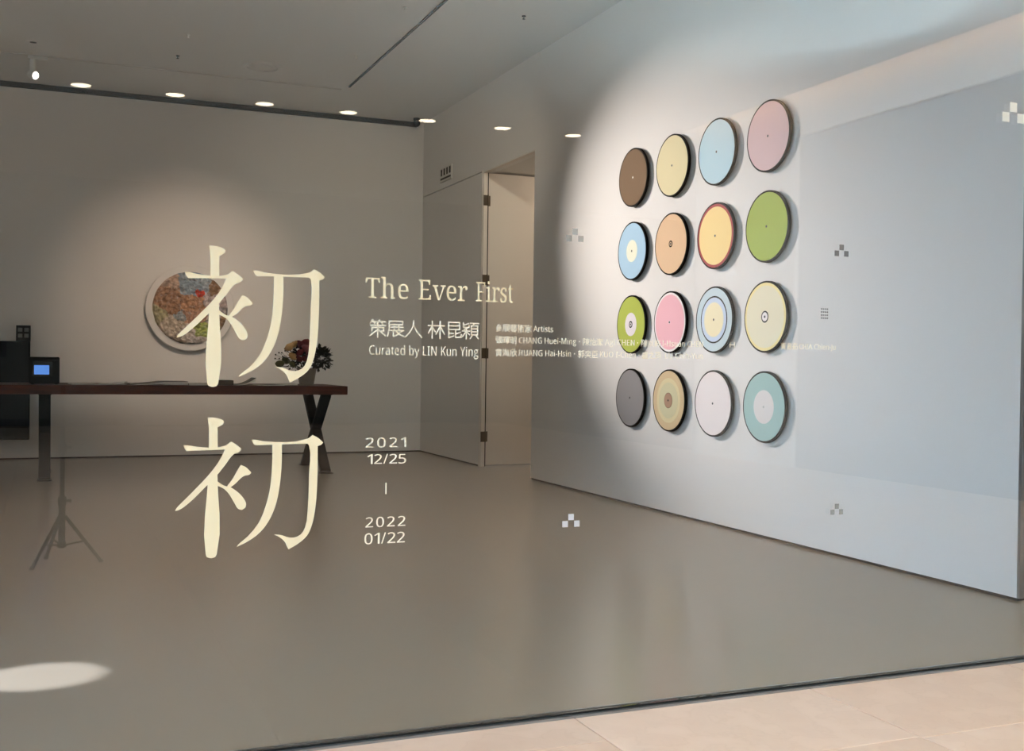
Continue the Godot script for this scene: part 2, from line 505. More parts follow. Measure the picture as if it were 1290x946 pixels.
# ------------------------------------------------------------------ relief artwork on the back wall
func _relief_artwork():
	var t := thing("relief_artwork", "round artwork of thick glossy multicoloured paint on a white disc", "artwork", Vector3(1.355, 1.53, ZB))
	var face := Transform3D(Basis(Vector3.RIGHT, PI / 2), Vector3.ZERO)
	var st := st_new()
	lathe(st, [Vector2(0.0, 0.0), Vector2(0.16, 0.0), Vector2(0.16, 0.075), Vector2(0.0, 0.075)], 40, face)
	put("mount", st, M.white_plastic, t)
	st = st_new()
	lathe(st, [Vector2(0.0, 0.075), Vector2(0.436, 0.075), Vector2(0.44, 0.079), Vector2(0.44, 0.091), Vector2(0.436, 0.095), Vector2(0.0, 0.095)], 96, face)
	put("backing_disc", st, M.wall_paint, t)
	# lumps of paint: [u, v, half width, half height, colour], u right and v up, shares of the radius
	var blobs := [
		[0.04, 0.66, 0.40, 0.30, Color(0.3, 0.37, 0.43)], [0.38, 0.66, 0.2, 0.22, Color(0.4, 0.47, 0.52)],
		[0.23, 0.44, 0.13, 0.1, Color(0.62, 0.07, 0.04)], [0.61, 0.55, 0.18, 0.22, Color(0.28, 0.17, 0.1)],
		[-0.6, 0.22, 0.36, 0.42, Color(0.38, 0.22, 0.13)], [0.06, 0.12, 0.38, 0.24, Color(0.5, 0.28, 0.16)],
		[-0.25, -0.26, 0.21, 0.13, Color(0.33, 0.36, 0.37)], [-0.84, -0.2, 0.22, 0.25, Color(0.42, 0.38, 0.22)],
		[-0.5, -0.48, 0.34, 0.27, Color(0.55, 0.46, 0.36)], [0.3, -0.6, 0.27, 0.24, Color(0.38, 0.44, 0.13)],
		[0.62, 0.15, 0.3, 0.28, Color(0.55, 0.46, 0.44)], [-0.55, 0.68, 0.28, 0.2, Color(0.5, 0.36, 0.27)],
		[0.1, -0.25, 0.4, 0.18, Color(0.5, 0.3, 0.21)], [-0.12, -0.7, 0.3, 0.22, Color(0.56, 0.5, 0.43)],
		[0.84, -0.4, 0.14, 0.24, Color(0.32, 0.2, 0.12)], [0.2, -0.9, 0.35, 0.14, Color(0.45, 0.4, 0.36)],
		[0.62, -0.3, 0.25, 0.2, Color(0.52, 0.46, 0.4)], [-0.35, -0.88, 0.25, 0.12, Color(0.3, 0.24, 0.19)], [0.78, -0.05, 0.2, 0.15, Color(0.4, 0.36, 0.36)],
	]
	var n1 := FastNoiseLite.new()
	n1.seed = 5
	n1.frequency = 9.0
	n1.fractal_octaves = 3
	var n2 := FastNoiseLite.new()
	n2.seed = 9
	n2.frequency = 22.0
	n2.fractal_type = FastNoiseLite.FRACTAL_FBM
	n2.fractal_octaves = 2
	n2.domain_warp_enabled = true
	n2.domain_warp_amplitude = 0.03
	n2.domain_warp_frequency = 12.0
	var RR := 0.372
	var rings := 90
	var segs := 240
	var pos := []
	var cols := []
	for a in rings + 1:
		var prow := []
		var crow := []
		for s in segs:
			var ang := TAU * s / segs
			var rr := RR * a / rings
			var wob := 1.0 + 0.012 * n1.get_noise_2d(cos(ang) * 0.3 + 4.0, sin(ang) * 0.3) * a / rings
			var x := rr * cos(ang) * wob
			var y := rr * sin(ang) * wob
			var u := x / RR + 0.08 * n1.get_noise_2d(x + 2.0, y)
			var v := y / RR + 0.08 * n1.get_noise_2d(x, y + 3.0)
			var best := -9.0
			var c := Color(0.5, 0.44, 0.38)
			for b in blobs:
				var d: float = 1.0 - sqrt(pow((u - b[0]) / b[2], 2) + pow((v - b[1]) / b[3], 2))
				if d > best:
					best = d
					c = b[4]
			var lump := sqrt(clampf(best + 0.25, 0.0, 1.0))
			var h := 0.018 + 0.03 * lump + 0.018 * n1.get_noise_2d(x * 1.4, y * 1.4) + 0.022 * n2.get_noise_2d(x, y)
			if a >= rings - 2:
				h *= (rings - a) / 3.0
			var k := 1.0 + 0.55 * n2.get_noise_2d(x * 0.8 + 5.0, y * 0.8)
			prow.append(Vector3(x, y, 0.095 + maxf(h, 0.0)))
			crow.append(Color(c.r * k, c.g * k, c.b * k).lerp(Color(0.6, 0.52, 0.46), clampf(n1.get_noise_2d(x * 2.0 + 7.0, y * 2.0) - 0.18, 0.0, 0.6)))
		pos.append(prow)
		cols.append(crow)
	st = st_new()
	st.set_smooth_group(1)
	for a in rings:
		for s in segs:
			var s2 := (s + 1) % segs
			for q in [[a, s], [a + 1, s2], [a + 1, s], [a, s], [a, s2], [a + 1, s2]]:
				if a == 0 and q == [a, s2]:
					pass
				st.set_color(cols[q[0]][q[1]])
				st.add_vertex(pos[q[0]][q[1]])
	var pm := mat("thick_paint", Color(1, 1, 1), 0.26)
	pm.vertex_color_use_as_albedo = true
	put("paint_relief", st, pm, t)

# ------------------------------------------------------------------ table
func _table():
	var t := thing("long_table", "long dark wooden table on black crossed steel legs", "table", Vector3(0, 0, 0))
	var st := st_new()
	cbx(st, Vector3(-2.55, 0.704, -10.66), Vector3(2.49, 0.78, -9.72), 0.003)
	put("table_top", st, M.table_wood, t)
	for x in [-2.35, -0.012, 2.31]:
		for s in [0, 1]:
			var f0 := Vector3(x, 0.008, -9.77 if s == 0 else -10.61)
			var f1 := Vector3(x, 0.704, -10.56 if s == 0 else -9.77)
			var dirv := (f1 - f0).normalized()
			var side := Vector3.RIGHT
			var nrm := dirv.cross(side)
			var hw := 0.045
			var hd := 0.022 if s == 0 else 0.02
			var g := st_new()
			var xf := Transform3D(Basis(side, dirv, nrm), f0)
			var off := 0.0 if s == 0 else -0.003
			cbx(g, Vector3(-hw + off, 0.0, -hd), Vector3(hw + off, (f1 - f0).length() - 0.006, hd), 0.003, xf)
			cbx(g, Vector3(x - 0.055, 0.0, f0.z - 0.06), Vector3(x + 0.055, 0.008, f0.z + 0.06), 0.002)
			put("leg", g, M.black_metal, t)
		put("mounting_plate", one_box(Vector3(x - 0.05, 0.698, -10.62), Vector3(x + 0.05, 0.704, -9.76)), M.black_metal, t)

func booklet(label: String, x: float, z: float, turn: float, w: float, d: float, thick: float, cover: Material, lift := 0.0):
	var t := thing("booklet", label, "booklet", Vector3(x, 0.78, z), "printed matter spread on the table")
	t.rotation.y = turn
	# covers and a slightly sprung block of leaves, swept from a side profile
	var top := []
	var bot := []
	for k in 9:
		var s := k / 8.0
		bot.append(Vector2(-w / 2 + w * s, 0.0))
		top.append(Vector2(-w / 2 + w * s, thick + lift * s * s))
	for part in [["leaves", 0.001, 0.96, M.paper], ["cover", 0.0, 1.0, cover]]:
		var st := st_new()
		st.set_smooth_group(-1)
		var hd: float = d / 2 * part[2]
		for k in 8:
			var a: Vector2 = top[k]
			var b: Vector2 = top[k + 1]
			var ya: float = a.y - (0.0012 if part[0] == "leaves" else 0.0)
			var yb: float = b.y - (0.0012 if part[0] == "leaves" else 0.0)
			var la: float = 0.0006 + lift * pow(k / 8.0, 2) * 0.6 if part[0] == "leaves" else ya - 0.0012
			var lb: float = 0.0006 + lift * pow((k + 1) / 8.0, 2) * 0.6 if part[0] == "leaves" else yb - 0.0012
			var xs := 0.985 if part[0] == "leaves" else 1.0
			for z2 in [[hd, 1], [-hd, -1]]:
				var q := [Vector3(a.x * xs, la, z2[0]), Vector3(b.x * xs, lb, z2[0]), Vector3(b.x * xs, yb, z2[0]), Vector3(a.x * xs, ya, z2[0])]
				if z2[1] == 1:
					quad(st, q[0], q[1], q[2], q[3])
				else:
					quad_back(st, q[0], q[1], q[2], q[3])
			quad(st, Vector3(a.x * xs, ya, hd), Vector3(b.x * xs, yb, hd), Vector3(b.x * xs, yb, -hd), Vector3(a.x * xs, ya, -hd))
			quad_back(st, Vector3(a.x * xs, la, hd), Vector3(b.x * xs, lb, hd), Vector3(b.x * xs, lb, -hd), Vector3(a.x * xs, la, -hd))
			if k == 0:
				quad_back(st, Vector3(a.x * xs, la, hd), Vector3(a.x * xs, ya, hd), Vector3(a.x * xs, ya, -hd), Vector3(a.x * xs, la, -hd))
			if k == 7:
				quad(st, Vector3(b.x * xs, lb, hd), Vector3(b.x * xs, lb, -hd), Vector3(b.x * xs, yb, -hd), Vector3(b.x * xs, yb, hd))
		put(part[0], st, part[3], t)
	if true:
		put("back_cover", one_box(Vector3(-w / 2, 0.0, -d / 2), Vector3(w / 2, 0.0008, d / 2)), cover, t)

func _table_things():
	# printed matter
	booklet("thin white leaflet lying next to the black machine", 0.28, -10.1, 0.1, 0.2, 0.28, 0.006, M.paper)
	booklet("white leaflet with a lifted corner left of the black booklet", 0.52, -10.05, -0.15, 0.22, 0.3, 0.008, M.paper, 0.018)
	booklet("grey open booklet between the white leaflet and the black booklet", 0.8, -10.0, 0.12, 0.24, 0.3, 0.012, M.grey_paper, 0.02)
	booklet("black covered booklet lying flat on the table", 1.03, -10.1, 0.05, 0.2, 0.28, 0.03, M.black_cover)
	booklet("white booklet touching the black booklet on its right", 1.24, -9.98, -0.1, 0.19, 0.27, 0.014, M.paper, 0.008)
	booklet("grey leaflet with a steeply raised page near the paper box", 1.64, -10.1, 0.0, 0.16, 0.26, 0.006, M.grey_paper, 0.06)
	booklet("flat grey leaflet in front of the flower pot", 1.82, -9.92, 0.2, 0.2, 0.27, 0.008, M.grey_paper)
	booklet("flat white leaflet beside the flower pot", 2.02, -10.22, -0.12, 0.22, 0.3, 0.01, M.paper)
	# small dark paper box
	var t := thing("paper_box", "small dark open paper box among the leaflets", "box", Vector3(1.44, 0.78, -10.05), "")
	var st := st_new()
	cbx(st, Vector3(-0.08, 0.0, -0.1), Vector3(0.08, 0.004, 0.1), 0.001)
	for s in [[-0.08, -0.1, -0.076, 0.1], [0.076, -0.1, 0.08, 0.1], [-0.08, -0.1, 0.08, -0.096], [-0.08, 0.096, 0.08, 0.1]]:
		bx(st, Vector3(s[0], 0.0, s[1]), Vector3(s[2], 0.042, s[3]))
	put("box_tray", st, mat("dark_card", Color(0.3, 0.25, 0.2), 0.8), t)
	put("card_stack", one_box(Vector3(-0.07, 0.004, -0.09), Vector3(0.07, 0.036, 0.09)), M.grey_paper, t)
	# machine with a lit blue screen
	var m := thing("black_machine", "small black machine with a lit blue screen on the table", "machine", Vector3(-0.018, 0.78, -10.05))
	st = st_new()
	cbx(st, Vector3(-0.116, 0.006, -0.12), Vector3(0.116, 0.2, 0.1), 0.006)
	cbx(st, Vector3(-0.116, 0.192, -0.12), Vector3(0.116, 0.227, 0.085), 0.008)
	put("housing", st, M.black_cover, m)
	var bezel := put("screen_bezel", one_box(Vector3(-0.09, 0.065, 0.1), Vector3(0.06, 0.19, 0.104)), mat("bezel", Color(0.03, 0.03, 0.035), 0.15), m)
	put("screen", one_box(Vector3(-0.079, 0.082, 0.104), Vector3(0.036, 0.158, 0.1055)), glow("screen_glow", Color(0.36, 0.58, 0.92), 0.75), bezel)
	for x in [-0.09, 0.09]:
		st = st_new()
		lathe(st, [Vector2(0.0, 0.0), Vector2(0.012, 0.0), Vector2(0.012, 0.007), Vector2(0.0, 0.007)], 12, Transform3D(Basis(), Vector3(x, 0, 0.07)))
		put("foot", st, M.black_metal, m)
	# black cabinet fixed to the back wall behind the table
	var c := thing("black_cabinet", "tall black cabinet on the wall behind the table", "cabinet", Vector3(-0.6, 0.208, ZB + 0.005))
	st = st_new()
	cbx(st, Vector3(-0.45, 0.0, 0.0), Vector3(0.448, 0.948, 0.235), 0.004)
	put("body", st, M.black_cover, c)
	for s in [[-0.446, -0.003], [0.001, 0.444]]:
		st = st_new()
		cbx(st, Vector3(s[0], 0.004, 0.236), Vector3(s[1], 0.944, 0.25), 0.003)
		put("door", st, M.black_cover, c)
	st = st_new()
	cbx(st, Vector3(0.38, 0.44, 0.25), Vector3(0.43, 0.47, 0.252), 0.0005)
	put("sticker", st, M.white_plastic, c)
	# card holder with four pale squares on the cabinet
	var h := thing("card_holder", "black upright card holder with four pale squares", "sign", Vector3(-0.213, 1.156, ZB + 0.15))
	st = st_new()
	cbx(st, Vector3(-0.065, 0.0, -0.006), Vector3(0.065, 0.155, 0.006), 0.002)
	cbx(st, Vector3(-0.06, 0.0, -0.04), Vector3(0.06, 0.006, 0.04), 0.002)
	put("board", st, M.black_cover, h)
	for i in 4:
		var cx := -0.028 if i % 2 == 0 else 0.028
		var cy := 0.055 if i / 2 == 0 else 0.112
		put("pale_square", one_box(Vector3(cx - 0.02, cy - 0.019, 0.006), Vector3(cx + 0.02, cy + 0.019, 0.007)), M.poster_grey, h)
	_flowers()

func rose(layers: int, r: float, seed_: int) -> Mesh:
	var g := RandomNumberGenerator.new()
	g.seed = seed_
	var st := st_new()
	st.set_smooth_group(1)
	for L in layers:
		var f := float(L + 1) / layers
		var cnt := 3 + L
		for k in cnt:
			var a0 := TAU * k / cnt + L * 0.7 + g.randf() * 0.3
			var wide := 1.25 * TAU / cnt
			var grid := []
			for i in 5:
				var s := i / 4.0
				var line := []
				for j in 5:
					var q := j / 4.0
					var a := a0 + (q - 0.5) * wide
					var rad := r * f * sin(minf(s * 1.9 + 0.15, 1.9)) * (1.0 + 0.18 * s * s * L / layers)
					var y := r * (-0.7 + 1.6 * s * (1.0 - 0.32 * f)) - r * 0.18 * s * pow(q - 0.5, 2) * 4.0
					line.append(Vector3(rad * cos(a), y, rad * sin(a)))
				grid.append(line)
			for i in 4:
				for j in 4:
					quad(st, grid[i][j], grid[i][j + 1], grid[i + 1][j + 1], grid[i + 1][j])
	st.generate_normals()
	return st.commit()

func _flowers():
	var t := thing("flower_pot", "speckled pot of cream and dark red flowers with dark foliage", "flower pot", Vector3(2.205, 0.78, -10.12))
	var sp := mat("speckled", Color(1, 1, 1), 0.5)
	sp.albedo_texture = noise_tex(0.09, 51, [[0.0, Color(0.16, 0.12, 0.09)], [0.36, Color(0.2, 0.16, 0.12)], [0.42, Color(0.5, 0.46, 0.4)], [1.0, Color(0.58, 0.53, 0.47)]], 256, false, 1.0, 2)
	sp.uv1_triplanar = true
	sp.uv1_scale = Vector3(6, 6, 6)
	var st := st_new()
	lathe(st, [Vector2(0.0, 0.0), Vector2(0.06, 0.0), Vector2(0.066, 0.006), Vector2(0.088, 0.145), Vector2(0.093, 0.15), Vector2(0.093, 0.156), Vector2(0.086, 0.156), Vector2(0.08, 0.12), Vector2(0.0, 0.12)], 36)
	put("pot", st, sp, t)
	st = st_new()
	lathe(st, [Vector2(0.0, 0.121), Vector2(0.079, 0.121), Vector2(0.05, 0.14), Vector2(0.0, 0.146)], 24)
	put("soil", st, mat("soil", Color(0.16, 0.12, 0.09), 0.95), t)
	var cols := {"cream": mat("petal_cream", Color(0.8, 0.64, 0.42), 0.7), "red": mat("petal_red", Color(0.42, 0.13, 0.14), 0.7), "rose": mat("petal_rose", Color(0.5, 0.24, 0.25), 0.7), "green": mat("bud_green", Color(0.36, 0.36, 0.2), 0.7)}
	for k in cols:
		cols[k].cull_mode = BaseMaterial3D.CULL_DISABLED
	var rm := [rose(4, 1.0, 1), rose(4, 1.0, 2), rose(3, 1.0, 3)]
	var stem := st_new()
	# [dx, y, dz, radius, colour]
	var fl := [
		[-0.17, 0.345, 0.04, 0.037, "cream"], [-0.115, 0.37, -0.02, 0.033, "cream"], [-0.145, 0.26, 0.09, 0.036, "cream"],
		[-0.055, 0.36, 0.03, 0.036, "rose"], [-0.015, 0.385, -0.01, 0.036, "red"], [-0.03, 0.33, 0.08, 0.034, "rose"],
		[0.03, 0.37, 0.03, 0.035, "red"], [-0.08, 0.3, 0.08, 0.034, "red"], [0.01, 0.29, 0.1, 0.033, "rose"], [-0.06, 0.37, -0.08, 0.035, "red"], [0.055, 0.33, -0.04, 0.035, "red"],
		[-0.255, 0.19, 0.05, 0.034, "green"], [-0.2, 0.22, 0.02, 0.03, "green"], [-0.15, 0.19, 0.08, 0.028, "green"],
		[-0.095, 0.24, 0.1, 0.03, "red"], [-0.04, 0.24, 0.11, 0.028, "red"],
	]
	for i in fl.size():
		var f: Array = fl[i]
		var o := MeshInstance3D.new()
		o.mesh = rm[i % 3]
		o.material_override = cols[f[4]]
		o.name = "flower"
		o.position = Vector3(f[0], f[1], f[2])
		o.scale = Vector3.ONE * f[3] * 1.2
		o.rotation = Vector3(0.5 + rng.randf() * 0.4, rng.randf() * TAU, rng.randf_range(-0.3, 0.3))
		t.add_child(o, true)
		tube(stem, [Vector3(f[0] * 0.15, 0.14, f[2] * 0.15), Vector3(f[0] * 0.5, f[1] * 0.55 + 0.06, f[2] * 0.5), Vector3(f[0], f[1] - f[3] * 0.5, f[2])], [0.003, 0.003, 0.002], 5)
	put("stems", stem, mat("stem_green", Color(0.16, 0.18, 0.09), 0.7), t)
	# foliage: pointed leaves on all sides, a dense dark tuft on the right
	var leaf := st_new()
	for i in 620:
		var tuft := i < 440
		var c := Vector3(0.14, 0.25, 0.0) if tuft else Vector3(-0.06, 0.24, 0.02)
		var dirv := Vector3(rng.randf_range(-1, 1), rng.randf_range(-0.75, 0.95), rng.randf_range(-1, 1)).normalized()
		var p := c + dirv * Vector3(0.095, 0.115, 0.1) * rng.randf_range(0.25, 0.9) if tuft else c + dirv * Vector3(0.15, 0.11, 0.1) * rng.randf_range(0.3, 1.0)
		var ln := rng.randf_range(0.026, 0.05)
		var side := dirv.cross(Vector3(rng.randf() - 0.5, 1, rng.randf() - 0.5)).normalized() * ln * 0.36
		var up := side.cross(dirv).normalized() * 0.003
		leaf.set_smooth_group(-1)
		quad(leaf, p, p + dirv * ln * 0.5 + side, p + dirv * ln, p + dirv * ln * 0.5 + up)
		quad(leaf, p, p + dirv * ln * 0.5 + up, p + dirv * ln, p + dirv * ln * 0.5 - side)
	for i in 7:
		var p := Vector3(-0.29 + 0.03 * (i % 4), 0.24 + 0.018 * (i * 3 % 5), 0.02 * (i % 3))
		lathe(leaf, [Vector2(0.0, -0.008), Vector2(0.006, -0.005), Vector2(0.008, 0.0), Vector2(0.006, 0.005), Vector2(0.0, 0.008)], 8, Transform3D(Basis(), p))
		tube(leaf, [Vector3(-0.1, 0.18, 0.01), p], [0.0015, 0.001], 4)
	var lm := mat("foliage", Color(0.11, 0.12, 0.08), 0.6)
	lm.cull_mode = BaseMaterial3D.CULL_DISABLED
	var fo := put("foliage", leaf, lm, t)
	fo.set_meta("kind", "stuff")

# ------------------------------------------------------------------ gallery ceiling
func spotlight(called: String, label: String, at: Vector3, aim: Vector3, energy: float, angle: float, col: Color, size := 0.03, atten := 1.0):
	var t := thing(called, label, "spotlight", at)
	var st := st_new()
	cbx(st, Vector3(-0.04, -0.03, -0.018), Vector3(0.12, 0.0, 0.018), 0.003)
	put("adaptor", st, M.white_plastic, t)
	st = st_new()
	lathe(st, [Vector2(0.0, -0.14), Vector2(0.02, -0.14), Vector2(0.024, -0.135), Vector2(0.024, -0.035), Vector2(0.02, -0.03), Vector2(0.0, -0.03)], 20)
	put("driver_body", st, M.white_plastic, t)
	# the head, a can that points at its target
	var pivot := Vector3(0, -0.165, 0)
	var d := (aim - (at + pivot)).normalized()
	var u := d.cross(Vector3.UP).normalized()
	var xf := Transform3D(Basis(u, -d, u.cross(-d)), pivot)
	st = st_new()
	lathe(st, [Vector2(0.032, -0.03), Vector2(0.034, -0.04), Vector2(0.037, -0.04), Vector2(0.036, 0.02), Vector2(0.026, 0.036), Vector2(0.0, 0.036)], 28, xf)
	var head := put("head", st, M.white_plastic, t)
	st = st_new()
	lathe(st, [Vector2(0.0, -0.033), Vector2(0.02, -0.032), Vector2(0.032, -0.03)], 24, xf)
	put("lens", st, glow("lens_" + called, col, 8.0), head)
	var l := SpotLight3D.new()
	l.name = "beam"
	l.light_color = col
	l.light_energy = energy
	l.spot_angle = angle
	l.spot_angle_attenuation = atten
	l.spot_range = 40.0
	l.spot_attenuation = 2.0
	l.light_size = size
	l.shadow_enabled = true
	t.add_child(l)
	l.position = pivot + d * 0.055
	l.basis = Basis.looking_at(d, Vector3.UP)

func _gallery_ceiling_things():
	var st := st_new()
	cbx(st, Vector3(2.682, HC - 0.012, -10.59), Vector3(2.704, HC, -3.2), 0.002)
	tag(put("track_rail", st, M.black_metal), "thin black ceiling track running towards the window", "track")
	st = st_new()
	cbx(st, Vector3(-2.85, HC - 0.008, -10.745), Vector3(2.65, HC, -10.72), 0.002)
	tag(put("track_rail", st, mat("white_track", Color(0.8, 0.79, 0.77), 0.6)), "pale ceiling track running parallel to the back wall", "track")
	st = st_new()
	cbx(st, Vector3(XL + 0.05, HC - 0.052, ZB), Vector3(3.79, HC - 0.002, ZB + 0.03), 0.003)
	tag(put("wall_rail", st, M.black_metal), "dark rail along the top of the back wall", "rail")
	st = st_new()
	cbx(st, Vector3(1.39, HC - 0.012, -7.5), Vector3(1.41, HC, -3.2), 0.002)
	tag(put("track_rail", st, mat("white_track_b", Color(0.6, 0.59, 0.57), 0.6)), "short pale ceiling track out of view, near the window", "track")  # out of view, carries the artwork spotlight
	# the spotlight that lights the round panels
	spotlight("track_spotlight", "lit spotlight on the pale track near the back wall", Vector3(-0.138, HC - 0.008, -10.733), Vector3(XR, 1.68, -6.45), DISC_SPOT, 15.8, Color(1.0, 0.955, 0.92), 0.02)
	spotlight("track_spotlight", "unseen spotlight on the short track, lighting the round artwork", Vector3(1.4, HC - 0.012, -7.0), Vector3(1.3, 1.55, ZB), PLATE_SPOT, 17.0, Color(1.0, 0.87, 0.76), 0.012)  # out of view, placed to light the artwork and cast its shadow
	spotlight("track_spotlight", "unseen spotlight high on the left, placed to light a patch of floor", Vector3(-2.4, HC, -3.76), Vector3(-0.01, 0.0, -3.76), 42.0, 2.5, Color(0.97, 0.98, 1.0), 0.01, 0.6)  # out of view, placed to make the bright floor patch
	for k in 2:  # added fill spotlights, their bounce lifts the gallery light
		spotlight("track_spotlight", ["added fill spotlight on the black track nearest the window, aimed at the left wall", "second added fill spotlight from the window on the black track, aimed at the left wall"][k], Vector3(2.693, HC - 0.012, -3.9 - 1.4 * k), Vector3(XL, 2.0, -6.6 - 2.2 * k), FILL_SPOT, 24.0, Color(1.0, 0.95, 0.88), 0.03)
	spotlight("track_spotlight", "unseen third spotlight from the window, placed to brighten the far corner", Vector3(2.693, HC - 0.012, -6.7), Vector3(3.3, 1.7, ZB), CORNER_SPOT, 30.0, Color(1.0, 0.95, 0.86), 0.03)  # out of view, placed to lift the right end of the back wall
	# small security camera at the end of the rail
	var t := thing("security_camera", "small black security camera in the ceiling corner", "camera", Vector3(3.72, HC, ZB + 0.22))
	st = st_new()
	lathe(st, [Vector2(0.0, -0.03), Vector2(0.03, -0.03), Vector2(0.035, -0.02), Vector2(0.035, 0.0), Vector2(0.0, 0.0)], 20)
	put("mount", st, M.black_metal, t)
	st = st_new()
	lathe(st, [Vector2(0.0, -0.095), Vector2(0.02, -0.09), Vector2(0.034, -0.075), Vector2(0.04, -0.055), Vector2(0.034, -0.035), Vector2(0.02, -0.022), Vector2(0.0, -0.02)], 20)
	put("housing", st, M.black_metal, t)
	# round ceiling vent
	t = thing("ceiling_vent", "round white air vent ring in the gallery ceiling", "vent", Vector3(1.79, HC, -10.23))
	st = st_new()
	lathe(st, [Vector2(0.135, -0.002), Vector2(0.14, -0.014), Vector2(0.165, -0.014), Vector2(0.172, 0.0)], 40)
	put("ring", st, M.ceiling_paint, t)
	st = st_new()
	lathe(st, [Vector2(0.0, -0.01), Vector2(0.11, -0.01), Vector2(0.115, 0.0)], 40)
	put("cover", st, M.ceiling_paint, t)
	# recessed fitting over the spotlight, sprinklers
	t = thing("ceiling_socket", "small dark recessed fitting in the ceiling near the spotlight", "ceiling fitting", Vector3(-0.129, HC, -10.291))
	st = st_new()
	lathe(st, [Vector2(0.03, -0.004), Vector2(0.05, -0.006), Vector2(0.056, 0.0)], 24)
	put("collar", st, M.ceiling_paint, t)
	st = st_new()
	lathe(st, [Vector2(0.0, -0.0025), Vector2(0.03, -0.0025), Vector2(0.03, 0.0)], 20)
	put("opening", st, M.black_gap, t)
	var k := 0
	for p in [[1.054, -9.505, "ceiling sprinkler left of the black track, nearer the middle"], [1.043, -10.187, "ceiling sprinkler next to the round vent"], [3.367, -7.863, "ceiling sprinkler between the black track and the right wall"], [2.47, -8.054, "ceiling sprinkler close to the black track, nearest the window"], [2.478, -9.502, "ceiling sprinkler close to the far end of the black track"]]:
		t = thing("sprinkler", p[2], "sprinkler", Vector3(p[0], HC, p[1]), "sprinklers in the gallery ceiling")
		st = st_new()
		lathe(st, [Vector2(0.0, -0.006), Vector2(0.014, -0.006), Vector2(0.016, 0.0)], 24)
		put("rosette", st, M.white_plastic if k != 1 and k != 2 else M.black_metal, t)
		st = st_new()
		lathe(st, [Vector2(0.0, -0.026), Vector2(0.011, -0.026), Vector2(0.011, -0.023), Vector2(0.004, -0.021), Vector2(0.004, -0.006)], 16)
		put("head", st, M.white_plastic if k != 1 and k != 2 else M.black_metal, t)
		k += 1
	# small slotted plate on the right wall
	t = thing("vent_plate", "small wall grille with four dark slots above the door groove", "vent", Vector3(XR, 3.0, -11.07))
	put("plate", one_box(Vector3(-0.012, -0.075, -0.18), Vector3(0.0, 0.075, 0.18)), M.white_plastic, t)
	for i in 4:
		put("slot", one_box(Vector3(-0.0135, -0.01, -0.152 + 0.088 * i), Vector3(-0.012, 0.06, -0.108 + 0.088 * i)), M.black_gap, t)
	put("bar", one_box(Vector3(-0.0135, -0.052, -0.16), Vector3(-0.012, -0.034, 0.16)), M.black_gap, t)

